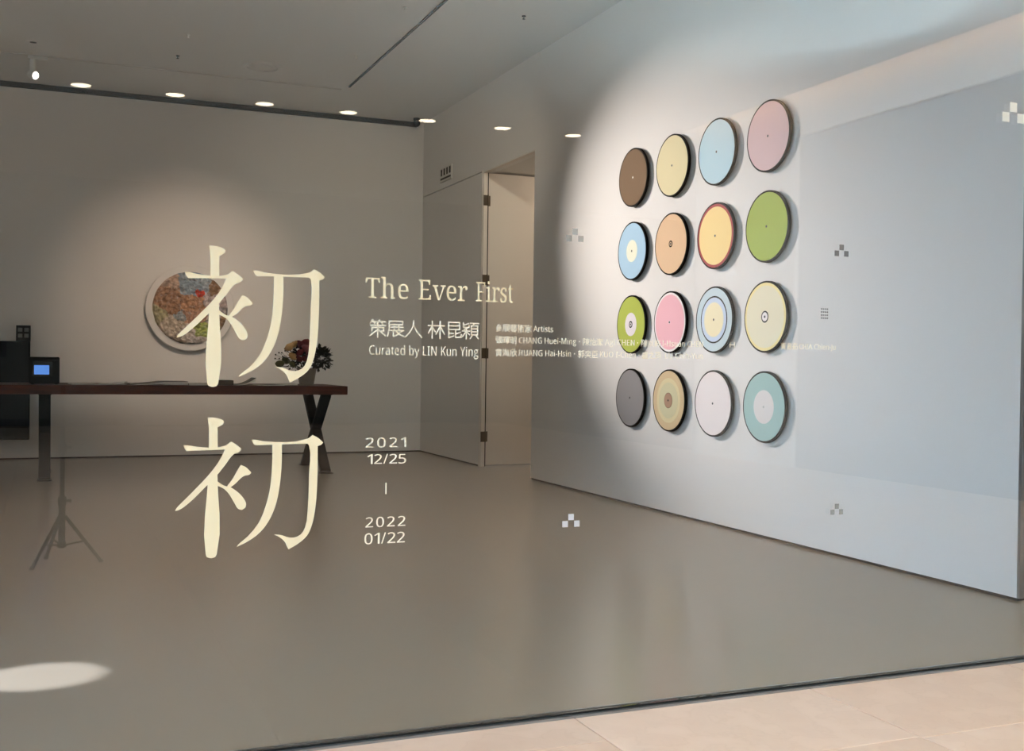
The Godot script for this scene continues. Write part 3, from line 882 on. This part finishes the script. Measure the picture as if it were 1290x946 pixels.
# ------------------------------------------------------------------ lobby fittings, mirrored in the glass or out of view
func _lobby_things():
	var gl := glow("downlight_glow", Color(1.0, 0.92, 0.8), 20.0)
	var ring := st_new()
	lathe(ring, [Vector2(0.092, -0.004), Vector2(0.096, -0.008), Vector2(0.108, -0.007), Vector2(0.112, 0.0)], 36)
	ring.generate_normals()
	var rmesh := ring.commit()
	var lens := st_new()
	lathe(lens, [Vector2(0.0, -0.003), Vector2(0.092, -0.003), Vector2(0.092, 0.0)], 32)
	lens.generate_normals()
	var lmesh := lens.commit()
	var words := ["leftmost", "second", "third", "fourth", "fifth", "sixth", "seventh"]
	for n in 20:
		var k := n % 7 if n < 14 else n - 14
		var t: Node3D
		if n < 7:
			t = thing("downlight", "lit round ceiling downlight, %s of the row mirrored in the glass" % words[k], "ceiling light", Vector3(0.284 + 0.8945 * k, HC, 6.045), "row of lobby downlights")
		elif n < 14:  # unseen row, placed to warm the stone floor and the lettering
			t = thing("downlight", "lit round downlight, %s of the row out of sight above the viewer, lighting floor and lettering" % words[k], "ceiling light", Vector3(0.284 + 0.8945 * k, HC, 0.35), "unseen near row of lobby downlights")
		else:  # unseen row, placed to light the left part of the lobby
			t = thing("downlight", "lit round downlight, %s of the unseen lobby row to the left of the viewer" % words[k], "ceiling light", Vector3(-5.2 + 0.8945 * k, HC, 0.35), "unseen left row of lobby downlights")
		for pr in [["ring", rmesh, M.ceiling_paint], ["lens", lmesh, gl]]:
			var o := MeshInstance3D.new()
			o.mesh = pr[1]
			o.material_override = pr[2]
			o.name = pr[0]
			t.add_child(o, true)
		var l := SpotLight3D.new()
		l.name = "downlight_beam"
		l.light_color = Color(1.0, 0.91, 0.72)
		l.light_energy = DOWNLIGHT if n >= 7 else DOWNLIGHT * 0.2
		l.spot_angle = 62.0
		l.spot_angle_attenuation = 0.8
		l.spot_range = 30.0
		l.spot_attenuation = 2.0
		l.light_size = 0.08
		l.shadow_enabled = true
		l.position = Vector3(0, -0.03, 0)
		l.rotation = Vector3(-PI / 2, 0, 0)
		t.add_child(l)
	# cove light strip over the right lobby wall
	var c := thing("cove_light", "warm light strip in the ceiling cove of the lobby", "light strip", Vector3(6.74, HC + 0.06, 2.3))
	put("strip", one_box(Vector3(-0.02, 0.02, -2.9), Vector3(0.02, 0.03, 2.9)), glow("cove_glow", Color(1.0, 0.83, 0.66), 3.0), c)
	var a := AreaLight3D.new()
	a.name = "cove_wash"
	a.area_size = Vector2(0.05, 5.8)
	a.area_normalize_energy = true
	a.light_color = Color(1.0, 0.83, 0.66)
	a.light_energy = COVE
	a.area_range = 20.0
	a.area_attenuation = 2.0
	a.shadow_enabled = true
	a.rotation = Vector3(-PI / 2, 0, 0)
	a.position = Vector3(0.0, 0.015, 0)
	c.add_child(a)
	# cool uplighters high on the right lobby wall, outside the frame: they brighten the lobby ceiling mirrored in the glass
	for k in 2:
		var t := thing("unseen_uplighter", ["unseen cool uplighter brightening the lobby ceiling, nearer the gallery glass", "unseen cool uplighter brightening the lobby ceiling, farther from the gallery glass"][k], "wall lamp", Vector3(XW, 1.9, -1.15 + 1.1 * k), "unseen uplighters on the lobby wall")
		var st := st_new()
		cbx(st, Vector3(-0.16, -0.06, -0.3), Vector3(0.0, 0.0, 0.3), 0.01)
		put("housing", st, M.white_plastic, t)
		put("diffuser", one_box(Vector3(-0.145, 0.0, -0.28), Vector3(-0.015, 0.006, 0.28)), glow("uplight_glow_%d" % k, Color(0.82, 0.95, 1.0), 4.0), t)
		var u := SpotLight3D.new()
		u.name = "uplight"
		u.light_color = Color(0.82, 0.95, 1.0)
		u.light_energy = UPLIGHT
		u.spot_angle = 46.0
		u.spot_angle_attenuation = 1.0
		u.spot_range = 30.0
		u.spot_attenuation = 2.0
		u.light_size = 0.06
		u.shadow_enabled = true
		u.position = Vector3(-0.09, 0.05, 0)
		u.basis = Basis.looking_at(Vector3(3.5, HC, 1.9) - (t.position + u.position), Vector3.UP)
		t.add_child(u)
	spotlight("unseen_lobby_spotlight", "unseen lobby spotlight placed to brighten the white wall under the cove", Vector3(3.0, HC, 0.9), Vector3(XW, 1.7, 4.5), PANEL_SPOT, 19.0, Color(1.0, 0.93, 0.87), 0.05)  # out of view, placed to brighten the wall mirrored beside the dark front
	# framed sheets on the rear wall
	for p in [[0.487, 0.909, 1.578, 2.61, "large grey framed sheet mirrored behind the round artwork"], [3.565, 1.07, 4.554, 2.58, "large grey framed sheet mirrored above the flower pot"], [-1.4, 1.0, -0.545, 2.78, "tall grey framed sheet mirrored at the left edge of the glass"]]:
		var t := thing("framed_sheet", p[4], "poster", Vector3((p[0] + p[2]) / 2, p[1], ZR))
		var w: float = (p[2] - p[0]) / 2
		var h: float = p[3] - p[1]
		var st := st_new()
		for s in [[-w, 0.0, -w + 0.05, h], [w - 0.05, 0.0, w, h], [-w, 0.0, w, 0.05], [-w, h - 0.05, w, h]]:
			bx(st, Vector3(s[0], s[1], -0.035), Vector3(s[2], s[3], 0.0))
		put("frame", st, M.lobby_dark_panel, t)
		put("sheet", one_box(Vector3(-w + 0.04, 0.04, -0.02), Vector3(w - 0.04, h - 0.04, -0.005)), M.sheet_dark, t)

# ------------------------------------------------------------------ the camera stand, seen mirrored in the glass
func _tripod():
	var p := Vector3(0.074, 0, 0.2)
	var t := thing("tripod", "dark tripod with spread legs mirrored in the glass", "tripod", p)
	var st := st_new()
	tube(st, [Vector3(0, 0.1, 0), Vector3(0, 0.3, 0)], [0.016, 0.016], 16)
	put("lower_pole", st, M.tripod_black, t)
	st = st_new()
	tube(st, [Vector3(0, 0.29, 0), Vector3(0, 0.9, 0)], [0.011, 0.011], 16)
	put("pole", st, M.tripod_black, t)
	for y in [0.3, 0.56]:
		st = st_new()
		lathe(st, [Vector2(0.0, -0.02), Vector2(0.019, -0.02), Vector2(0.021, 0.0), Vector2(0.019, 0.02), Vector2(0.0, 0.02)], 16, Transform3D(Basis(), Vector3(0, y, 0)))
		tube(st, [Vector3(0.015, y, 0), Vector3(0.042, y, 0)], [0.006, 0.009], 8)
		put("clamp_collar", st, M.tripod_black, t)
	st = st_new()
	lathe(st, [Vector2(0.0, 0.07), Vector2(0.02, 0.07), Vector2(0.022, 0.085), Vector2(0.018, 0.1), Vector2(0.0, 0.1)], 16)
	put("hub", st, M.tripod_black, t)
	for f in [Vector3(-0.132, 0.0, -0.18), Vector3(0.178, 0.0, -0.065), Vector3(-0.07, 0.0, 0.11)]:
		st = st_new()
		var top := Vector3(f.x * 0.08, 0.225, f.z * 0.08)
		var end := Vector3(f.x, 0.006, f.z)
		tube(st, [top, end], [0.009, 0.008], 10)
		var ft := st_new()
		lathe(ft, [Vector2(0.0, 0.0), Vector2(0.011, 0.0), Vector2(0.011, 0.012), Vector2(0.0, 0.014)], 12, Transform3D(Basis(), f))
		tube(st, [Vector3(f.x * 0.1, 0.085, f.z * 0.1), top.lerp(end, 0.55)], [0.005, 0.005], 8)
		put("rubber_foot", ft, M.tripod_black, put("leg", st, M.tripod_black, t))
	st = st_new()
	cbx(st, Vector3(-0.017, 0.88, -0.015), Vector3(0.017, 1.06, 0.015), 0.004)
	cbx(st, Vector3(-0.004, 1.06, -0.006), Vector3(0.006, 1.085, 0.006), 0.002)
	put("head_clamp", st, M.tripod_black, t)

# ------------------------------------------------------------------ lettering on the glass
const ZF := ZG + 0.0064      # outer face of the glass
const BIG := [
	[-0.0048, 0.3405, 0.0132, 0.3395, 0.0300, 0.3345, 0.0353, 0.3294, 0.0311, 0.3224, 0.0197, 0.3154, 0.0202, 0.2656, -0.0012, 0.2647, -0.0017, 0.3144],
	[-0.0620, 0.2727, -0.0498, 0.2723, -0.0310, 0.2683, 0.0402, 0.2704, 0.0521, 0.2803, 0.0643, 0.2725, 0.0789, 0.2608, 0.0703, 0.2516, 0.0607, 0.2487, 0.0383, 0.2209, 0.0171, 0.1942, -0.0111, 0.1655, -0.0438, 0.1331, -0.0716, 0.1131, -0.0804, 0.1115, -0.0763, 0.1188, -0.0579, 0.1376, -0.0300, 0.1664, -0.0020, 0.1965, 0.0215, 0.2276, 0.0379, 0.2600, -0.0380, 0.2583, -0.0534, 0.2572, -0.0591, 0.2642],
	[-0.0020, 0.1950, -0.0062, 0.0000, -0.0037, -0.0063, 0.0072, -0.0097, 0.0167, -0.0072, 0.0205, 0.0001, 0.0199, 0.2006],
	[0.0769, 0.2208, 0.0891, 0.2153, 0.1034, 0.2010, 0.0981, 0.1954, 0.0869, 0.1935, 0.0773, 0.1873, 0.0653, 0.1751, 0.0509, 0.1644, 0.0441, 0.1686, 0.0579, 0.1872, 0.0674, 0.2047],
	[0.0191, 0.1821, 0.0364, 0.1703, 0.0533, 0.1649, 0.0728, 0.1507, 0.0851, 0.1363, 0.0911, 0.1226, 0.0892, 0.1127, 0.0805, 0.1075, 0.0708, 0.1113, 0.0634, 0.1234, 0.0511, 0.1452, 0.0365, 0.1620, 0.0192, 0.1708],
	[0.1030, 0.2835, 0.1128, 0.2835, 0.1325, 0.2794, 0.2450, 0.2844, 0.2576, 0.2935, 0.2730, 0.2851, 0.2854, 0.2740, 0.2809, 0.2687, 0.2712, 0.2648, 0.2711, 0.1813, 0.2673, 0.1103, 0.2577, 0.0596, 0.2453, 0.0342, 0.2202, 0.0138, 0.1991, 0.0026, 0.1951, 0.0096, 0.1899, 0.0211, 0.1773, 0.0335, 0.1613, 0.0423, 0.1797, 0.0400, 0.1998, 0.0327, 0.2174, 0.0329, 0.2325, 0.0416, 0.2424, 0.0619, 0.2475, 0.1099, 0.2496, 0.1907, 0.2487, 0.2664, 0.2451, 0.2713, 0.1326, 0.2700, 0.1130, 0.2691, 0.1080, 0.2744],
	[0.1553, 0.2724, 0.1791, 0.2735, 0.1792, 0.2235, 0.1744, 0.1634, 0.1640, 0.1132, 0.1470, 0.0755, 0.1251, 0.0479, 0.0911, 0.0252, 0.0694, 0.0157, 0.0717, 0.0196, 0.0958, 0.0401, 0.1224, 0.0727, 0.1392, 0.1127, 0.1510, 0.1628, 0.1553, 0.2227],
]
# pen strokes of the small characters on a 20 x 20 grid, y down
const PEN := {
	"策": "4,0 1,4;2.5,2 9,2;5.5,2 6.5,4.5;12,0 9.5,4;11,2 19,2;14.5,2 15.5,4.5;1,6.5 19,6.5;10,4.5 10,20;3,13 3,9 17,9 17,13 15,13;9.5,11.5 1,18.5;10.5,11.5 19,18.5",
	"展": "2,1 18,1 18,5 2.5,5;2,1 2,10 0,19;4,8 19,8;8,5.5 8,12;13.5,5.5 13.5,12;3,12 19.5,12;7,12 7,19 12,17;10,12 13,16 19.5,19;17,13 13,15.5",
	"人": "10,0 9,7 5,14 0,19.5;10,5 14,13 20,19.5",
	"林": "0,5 9,5;4.7,0 4.7,20;4.5,6 0,14;5,7 8.5,12;10,5 19.5,5;14.5,0 14.5,20;14.3,6 9.5,15;14.8,6 19.8,15",
	"昆": "3,0.5 17,0.5 17,9 3,9 3,0.5;3,4.7 17,4.7;3.5,11 3.5,19 9.5,17;3.5,13.7 9,13.7;12,11 12,18.5 19,18.5 19,15.5;12,14.5 18,12.5",
	"穎": "1,1 1,6 8,6 8,4;1,3.5 7,1.5;6,7 2,8.5;0,10.5 9,10.5;4.7,8 4.7,20;4.5,11 0,17;5,11.5 8.7,15;10,1 20,1;14.5,1 13.5,4;11,4 19,4 19,15 11,15 11,4;11,7.7 19,7.7;11,11.3 19,11.3;13,15 9.5,19.5;16.5,15 20,19.5",
	"參": "10,0 6,4 12,4;6,5 2,8.5 8,8.5;14,5 10.5,8.5 18,8.5;10,8 1,13.5;10,8 19,13.5;11,11 5,14;13,13.5 4,17;15,16 2,20",
	"藝": "1,2 19,2;7,0 7,4;13,0 13,4;1,6.5 9,6.5;5,4.5 5,12;1,9 9,9;0.5,12 9,12;11,6 17,6 17,12 19,12;13.5,4.5 13,9 10.5,12.5;11,9 13.5,10.5;3,14.5 17,14.5;1,16.5 19,16.5;8,16.5 5,19.5 15,19.5;12,17.5 16,20",
	"術": "4,0 1,4;4.5,4.5 1,10;3,8 3,20;6,6 13,6;9.5,1 9.5,20;9.3,7 6,14;10,7 13,13;11,2 12.5,4;14,3 19.5,3;13.5,8 20,8;17,8 17,19.5 15.5,19",
	"家": "10,0 10,2.5;1,6 1,3 19,3 19,6;4,7 16,7;10,7 3,11.5;8,9 11.5,14 11,19.5 8.5,19.5;9.5,11.5 2,16;10.7,14 1.5,19.5;17,8.5 12,12;12,11 19.5,18.5",
	"張": "1,1 7,1 7,6 1.5,6 1,10.5 7,10.5 6.5,18 4,18.5;11,1 19,1;11,1 11,9.5;11,4 18,4;11,6.7 18,6.7;8.5,9.7 20,9.7;11,9.7 11,19 15,17;13.5,10 16,15.5 20,19;18.5,11.5 15,14",
	"暉": "1,2 6,2 6,16 1,16 1,2;1,9 6,9;8.5,5 8.5,1 19.5,1 19.5,5;9,5 19,5;10,8 18,8 18,13.5 10,13.5 10,8;10,10.7 18,10.7;8,16 20,16;14,3 14,20",
	"明": "1,2 7,2 7,16 1,16 1,2;1,9 7,9;11,1 18.5,1 18.5,19 16,19;11,1 11,12 8.5,19.5;11,6.5 18.5,6.5;11,12 18.5,12",
	"陳": "1,1 1,20;1,1 6,1 4,7 6,10 5.5,13 3,13;8,3 20,3;14,0 14,20;9.5,6 18.5,6 18.5,12.5 9.5,12.5 9.5,6;9.5,9.2 18.5,9.2;13.5,13 8,18.5;14.5,13 20,18.5",
	"怡": "3.5,0 3.5,20;1,5 0.5,9;5.5,4 6.5,7;12.5,0 9,8 18,7.5;16,4.5 19.5,9.5;9.5,12 18,12 18,19 9.5,19 9.5,12",
	"潔": "1,1 3.5,3.5;0,6.5 3,8.5;0.5,19 4,12;6,2.5 12,2.5;6,5 12,5;5.5,8 12,7.5;9,0.5 9,9;13,2 19,2 18.5,8.5 16.5,8.5;15.5,2 15,6 12.5,9;12,9.5 8,12 14,12 7,15.5 17,15;12.5,15 12.5,20;9,16.5 7,19;16,16.5 18.5,19",
	"以": "3,3 3,16 8,12.5;9,4 12,8;17,1 16,9 12,15 7,19.5;14,13.5 19.5,19.5",
	"軒": "1,3 10,3;5.5,0 5.5,20;2,6 9.5,6 9.5,12.5 2,12.5 2,6;2,9.2 9.5,9.2;0.5,16 10.5,16;12,3 19.5,3;11.5,10 20,10;16,3 16,20",
	"黃": "3,2.5 17,2.5;7,0 7,5;13,0 13,5;1,5 19,5;10,5 10,15.5;3.5,8 16.5,8 16.5,15.5 3.5,15.5 3.5,8;3.5,11.7 16.5,11.7;7,16.5 2,20;13,16.5 18,20",
	"海": "1,1 3.5,3.5;0,7 3,9;0.5,19 4,12;8.5,0 6,5;7.5,3 19,3;8,6 18,6 17,18.5 15,18.5;8,6 7,16 19.5,16;5.5,11 20,11;12.5,7.5 13,9;12,12.5 12.5,14.5",
	"欣": "9,0.5 2.5,2.5;2.5,2.5 2.5,11 0,19.5;2.5,8 10,8;7,8 7,20;13,0.5 10.5,8;12.5,5 19.5,5 18,8.5;15,6 14.5,12 9.5,19.5;15,11 20,19.5",
	"郭": "6,0 6,2.5;0.5,2.5 11.5,2.5;2.5,5 9.5,5 9.5,9 2.5,9 2.5,5;2,11 9.5,11 6,13.5;6,13.5 6,19.5 4,19.5;0,15.5 11.5,15;14,1 14,20;14,1 19,1 17,7.5 19.5,11 18.5,15 16,15",
	"奕": "10,0 10,3;1,3 19,3;7.5,3 7.5,9 6,10;12.5,3 12.5,10;4,5 2,8.5;15.5,5 18.5,8.5;1,13 19,13;10,10.5 9.5,14 1,20;10.5,13.5 19,20",
	"臣": "3,1 3,19 18.5,19;3,1 18,1;8.5,1 8.5,6;8.5,6 16.5,6 16.5,13 8.5,13;3,6 8.5,6;3,13 8.5,13;8.5,13 8.5,19",
	"盧": "10,0 10,3;10,1.5 18,1.5;3,3.5 18.5,3.5 17.5,5.5;3,3.5 3,10 0.5,16;5.5,6 16,5.5;10,4 9.5,7.5 17,7.5;5,9.5 17,9.5 17,13.5 5,13.5 5,9.5;11,9.5 11,13.5;5,11.5 17,11.5;4,15.5 17,15.5 17,19.5;4,15.5 4,19.5;8.3,15.5 8.3,19.5;12.7,15.5 12.7,19.5;1,19.5 20,19.5",
	"之": "10,0 11,3;3,5 16,5 5,15.5;6,14 2,18;5,16 10,18.5 20,19",
	"筠": "4,0 1,4;2.5,2 9,2;5.5,2 6.5,4;12,0 9.5,4;11,2 19,2;14.5,2 15.5,4;1,10 8,10;4.5,6 4.5,17;0.5,18 8.5,16;11.5,6 9,11;11,8 19,8 18.5,19 16,19.5;12,12 16,12;11,16 16,15",
	"賈": "1,1 19,1;3,4 17,4 17,8 3,8 3,4;8,1 8,8;12,1 12,8;4,10 16,10 16,17 4,17 4,10;4,12.3 16,12.3;4,14.6 16,14.6;7,17 2,20;13,17 18,20",
	"茜": "1,2.5 19,2.5;7,0 7,5;13,0 13,5;1,7 19,7;3,10 17,10 17,19 3,19 3,10;8,7 8,12.5 5,14;12,7 12,13 15,13;3,16 17,16",
	"茹": "1,2.5 19,2.5;7,0 7,5;13,0 13,5;5,6 2.5,13 8.5,19.5;0.5,9.5 9.5,9.5;7.5,9.5 6,14 1,19.5;12,9 18.5,9 18.5,18.5 12,18.5 12,9",
}

# rounds an outline: gentle corners become curves, sharp ones stay
func smooth_outline(p: PackedVector2Array) -> PackedVector2Array:
	var n := p.size()
	var out := PackedVector2Array()
	for i in n:
		var tang := []
		for k in [i, (i + 1) % n]:
			var before: Vector2 = p[k] - p[(k - 1 + n) % n]
			var after: Vector2 = p[(k + 1) % n] - p[k]
			if absf(before.angle_to(after)) > 0.75:
				tang.append(null)
			else:
				tang.append((before.normalized() + after.normalized()).normalized())
		var a: Vector2 = p[i]
		var b: Vector2 = p[(i + 1) % n]
		var ln := a.distance_to(b)
		var t0: Vector2 = (b - a) if tang[0] == null else tang[0] * ln
		var t1: Vector2 = (b - a) if tang[1] == null else tang[1] * ln
		for s in 4:
			var q := s / 4.0
			out.append(a * (2 * q * q * q - 3 * q * q + 1) + t0 * (q * q * q - 2 * q * q + q) + b * (-2 * q * q * q + 3 * q * q) + t1 * (q * q * q - q * q))
	return out

func slab(st: SurfaceTool, p: PackedVector2Array, th: float):
	st.set_smooth_group(-1)
	if Geometry2D.is_polygon_clockwise(p):
		p.reverse()
	var idx := Geometry2D.triangulate_polygon(p)
	for i in range(0, idx.size(), 3):
		var a := p[idx[i]]
		var b := p[idx[i + 1]]
		var c := p[idx[i + 2]]
		if (b - a).cross(c - a) > 0:
			var sw := b
			b = c
			c = sw
		for v in [a, b, c]:
			st.add_vertex(Vector3(v.x, v.y, th))
		for v in [a, c, b]:
			st.add_vertex(Vector3(v.x, v.y, 0))
	for i in p.size():
		var a := p[i]
		var b := p[(i + 1) % p.size()]
		quad(st, Vector3(a.x, a.y, 0), Vector3(b.x, b.y, 0), Vector3(b.x, b.y, th), Vector3(a.x, a.y, th))

func pen_glyph(ch: String, x: float, y: float, w: float, h: float, pen: float, parent: Node):
	# x, y: lower left corner; built from flat strips of vinyl
	var st := st_new()
	var sx := w / 20.0
	var sy := h / 20.0
	var th := 0.0006
	for line in PEN[ch].split(";"):
		var pts := []
		for s in line.split(" "):
			var f = s.split_floats(",")
			pts.append(Vector2(f[0] * sx, h - f[1] * sy))
		for i in pts.size() - 1:
			var a: Vector2 = pts[i]
			var b: Vector2 = pts[i + 1]
			var d := (b - a).normalized() * pen / 2
			var n := Vector2(-d.y, d.x)
			th += 0.00002
			slab(st, PackedVector2Array([a - d - n, b + d - n, b + d + n, a - d + n]), th)
	var o := put("character", st, M.white_vinyl, parent)
	o.position = Vector3(x, y, 0)

func latin(text: String, x0: float, x1: float, y: float, cap: float, font: Font, parent: Node, m: Material, squeeze := true):
	var tm := TextMesh.new()
	tm.text = text
	tm.font = font
	tm.font_size = 64
	tm.pixel_size = 0.001
	tm.depth = 0.02
	tm.curve_step = 1.0
	tm.horizontal_alignment = HORIZONTAL_ALIGNMENT_LEFT
	tm.vertical_alignment = VERTICAL_ALIGNMENT_BOTTOM
	var box := tm.get_aabb()
	var ref := TextMesh.new()
	ref.text = "H"
	ref.font = font
	ref.font_size = 64
	ref.pixel_size = 0.001
	ref.depth = 0.02
	ref.horizontal_alignment = HORIZONTAL_ALIGNMENT_LEFT
	ref.vertical_alignment = VERTICAL_ALIGNMENT_BOTTOM
	var rb := ref.get_aabb()
	var sy := cap / rb.size.y
	var sx := (x1 - x0) / box.size.x
	var o := MeshInstance3D.new()
	o.name = "word"
	o.mesh = tm
	o.material_override = m
	o.scale = Vector3(sx, sy, 0.03)
	o.position = Vector3(x0 - box.position.x * sx, y - rb.position.y * sy, 0.0003)
	parent.add_child(o, true)

func sys_font(family: String, weight := 400) -> SystemFont:
	var f := SystemFont.new()
	f.font_names = PackedStringArray([family])
	f.font_weight = weight
	return f

func _lettering():
	var sans := sys_font("Droid Sans")
	var serif := sys_font("Droid Serif")
	# the two large characters
	for k in 2:
		var t := thing("window_character", ["large cream character on the glass, upper of the two", "large cream character on the glass, lower of the two"][k], "lettering", Vector3(0.3722 + 0.0007 * k, 0.9427 - 0.4255 * k, ZF), "title characters on the glass")
		var th := 0.0008
		for poly in BIG:
			th += 0.0001
			var p := PackedVector2Array()
			for i in range(0, poly.size(), 2):
				p.append(Vector2(poly[i], poly[i + 1]))
			var st := st_new()
			slab(st, smooth_outline(p), th)
			put("stroke", st, M.vinyl, t)
	var t := thing("window_lettering", "cream serif English title line on the glass", "lettering", Vector3(0, 0, ZF), "small lettering on the glass")
	latin("The", 0.766, 0.883, 1.168, 0.053, serif, t, M.vinyl)
	latin("Ever", 0.911, 1.05, 1.1685, 0.053, serif, t, M.vinyl)
	latin("First", 1.075, 1.185, 1.169, 0.053, serif, t, M.vinyl)
	t = thing("window_lettering", "six white Chinese characters under the serif title", "lettering", Vector3(0, 0, ZF), "small lettering on the glass")
	var xs := [0.7775, 0.827, 0.876, 0.94, 0.99, 1.0375]
	for i in 6:
		pen_glyph("策展人林昆穎"[i], xs[i], 1.0665, 0.0455, 0.0445, 0.0034, t)
	t = thing("window_lettering", "white line naming the curator in Latin letters", "lettering", Vector3(0, 0, ZF), "small lettering on the glass")
	latin("Curated by LIN Kun Ying", 0.778, 1.084, 1.0195, 0.0248, sans, t, M.white_vinyl)
	t = thing("window_lettering", "small white heading line over the list of artists", "lettering", Vector3(0, 0, ZF), "small lettering on the glass")
	for i in 5:
		pen_glyph("參展藝術家"[i], 1.134 + 0.0218 * i, 1.0885, 0.0198, 0.0205, 0.0019, t)
	latin("Artists", 1.247, 1.307, 1.0905, 0.0165, sans, t, M.white_vinyl)
	t = thing("window_lettering", "upper white line of the list of artists", "lettering", Vector3(0, 0, ZF), "small lettering on the glass")
	for g in [["張暉明", 1.1335], ["陳怡潔", 1.401], ["陳以軒", 1.590], ["賈茜茹", 2.079]]:
		for i in 3:
			pen_glyph(g[0][i], g[1] + 0.0218 * i, 1.0555, 0.0198, 0.0202, 0.0019, t)
	for g in [["CHANG Huei-Ming", 1.204, 1.38], ["·", 1.3885, 1.3915], ["Agi CHEN", 1.4715, 1.568], ["·", 1.5765, 1.5795], ["I-Hsuan CHEN", 1.66, 1.8], ["H", 1.893, 1.912], ["CHIA Chien-Ju", 2.148, 2.288]]:
		latin(g[0], g[1], g[2], 1.0575, 0.0168, sans, t, M.white_vinyl)
	t = thing("window_lettering", "lower white line of the list of artists", "lettering", Vector3(0, 0, ZF), "small lettering on the glass")
	for g in [["黃海欣", 1.134], ["郭奕臣", 1.386], ["盧之筠", 1.593]]:
		for i in 3:
			pen_glyph(g[0][i], g[1] + 0.0218 * i, 1.0205, 0.0198, 0.0202, 0.0019, t)
	for g in [["HUANG Hai-Hsin", 1.204, 1.364], ["·", 1.3735, 1.3765], ["KUO I-Chen", 1.456, 1.572], ["·", 1.5815, 1.5845], ["LU Chih-Yun", 1.671, 1.799]]:
		latin(g[0], g[1], g[2], 1.0225, 0.0168, sans, t, M.white_vinyl)
	var dates := [["2021", 0.771, 0.882, 0.776, 0.0255, "white year number at the top of the dates"], ["12/25", 0.776, 0.882, 0.7325, 0.0255, "white day and month just above the upright dash"], ["2022", 0.773, 0.882, 0.566, 0.0265, "white year number just below the upright dash"], ["01/22", 0.771, 0.881, 0.522, 0.0285, "white day and month, lowest line of the lettering"]]
	for d in dates:
		t = thing("window_lettering", d[5], "lettering", Vector3(0, 0, ZF), "dates on the glass")
		var txt: String = d[0]
		var wsum := 0.0
		var ws := []
		for ch in txt:
			var wv := 0.42 if ch == "/" else 0.5 if ch == "1" else 0.72
			ws.append(wv)
			wsum += wv
		var gap := 0.3 if txt.length() == 4 else 0.14
		var unit: float = (d[2] - d[1]) / (wsum + gap * (txt.length() - 1))
		var x: float = d[1]
		for i in txt.length():
			latin(txt[i], x, x + ws[i] * unit, d[3], d[4], sans, t, M.white_vinyl)
			x += (ws[i] + gap) * unit
	t = thing("window_lettering", "short white upright dash between the two dates", "lettering", Vector3(0, 0, ZF), "dates on the glass")
	put("dash", one_box(Vector3(0.826, 0.652, 0), Vector3(0.8292, 0.682, 0.0006)), M.white_vinyl, t)
	# safety marks of three small squares
	var marks := [
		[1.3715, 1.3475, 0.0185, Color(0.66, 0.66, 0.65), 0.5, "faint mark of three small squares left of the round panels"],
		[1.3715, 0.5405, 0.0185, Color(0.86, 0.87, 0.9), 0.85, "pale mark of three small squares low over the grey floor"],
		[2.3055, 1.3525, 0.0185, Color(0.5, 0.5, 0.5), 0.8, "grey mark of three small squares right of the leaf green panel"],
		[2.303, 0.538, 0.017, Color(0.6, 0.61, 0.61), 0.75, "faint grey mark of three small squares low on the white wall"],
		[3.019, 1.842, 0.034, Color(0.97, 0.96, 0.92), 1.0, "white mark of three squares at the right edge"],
	]
	for i in marks.size():
		var k: Array = marks[i]
		t = thing("safety_mark", k[5], "glass sticker", Vector3(k[0], k[1], ZF), "safety marks on the glass")
		var m := mat("mark_%d" % i, Color(k[3].r, k[3].g, k[3].b, k[4]), 0.7)
		if k[4] < 1.0:
			m.transparency = BaseMaterial3D.TRANSPARENCY_ALPHA
		var s: float = k[2]
		for c in [[-s * 1.5, 0.0], [s * 0.5, 0.0], [-s * 0.5, s * 1.05]]:
			put("square", one_box(Vector3(c[0] + s * 0.03, c[1], 0), Vector3(c[0] + s * 0.97, c[1] + s * 0.95, 0.0003)), m, t)
	t = thing("window_lettering", "tiny grey block of print right of the cream panel", "lettering", Vector3(2.229, 1.154, ZF), "small print on the glass")
	for r in 4:
		for c in 4:
			put("mark", one_box(Vector3(0.0075 * c, 0.0095 * r, 0), Vector3(0.0075 * c + 0.0048, 0.0095 * r + 0.0042, 0.0003)), M.poster_grey, t)
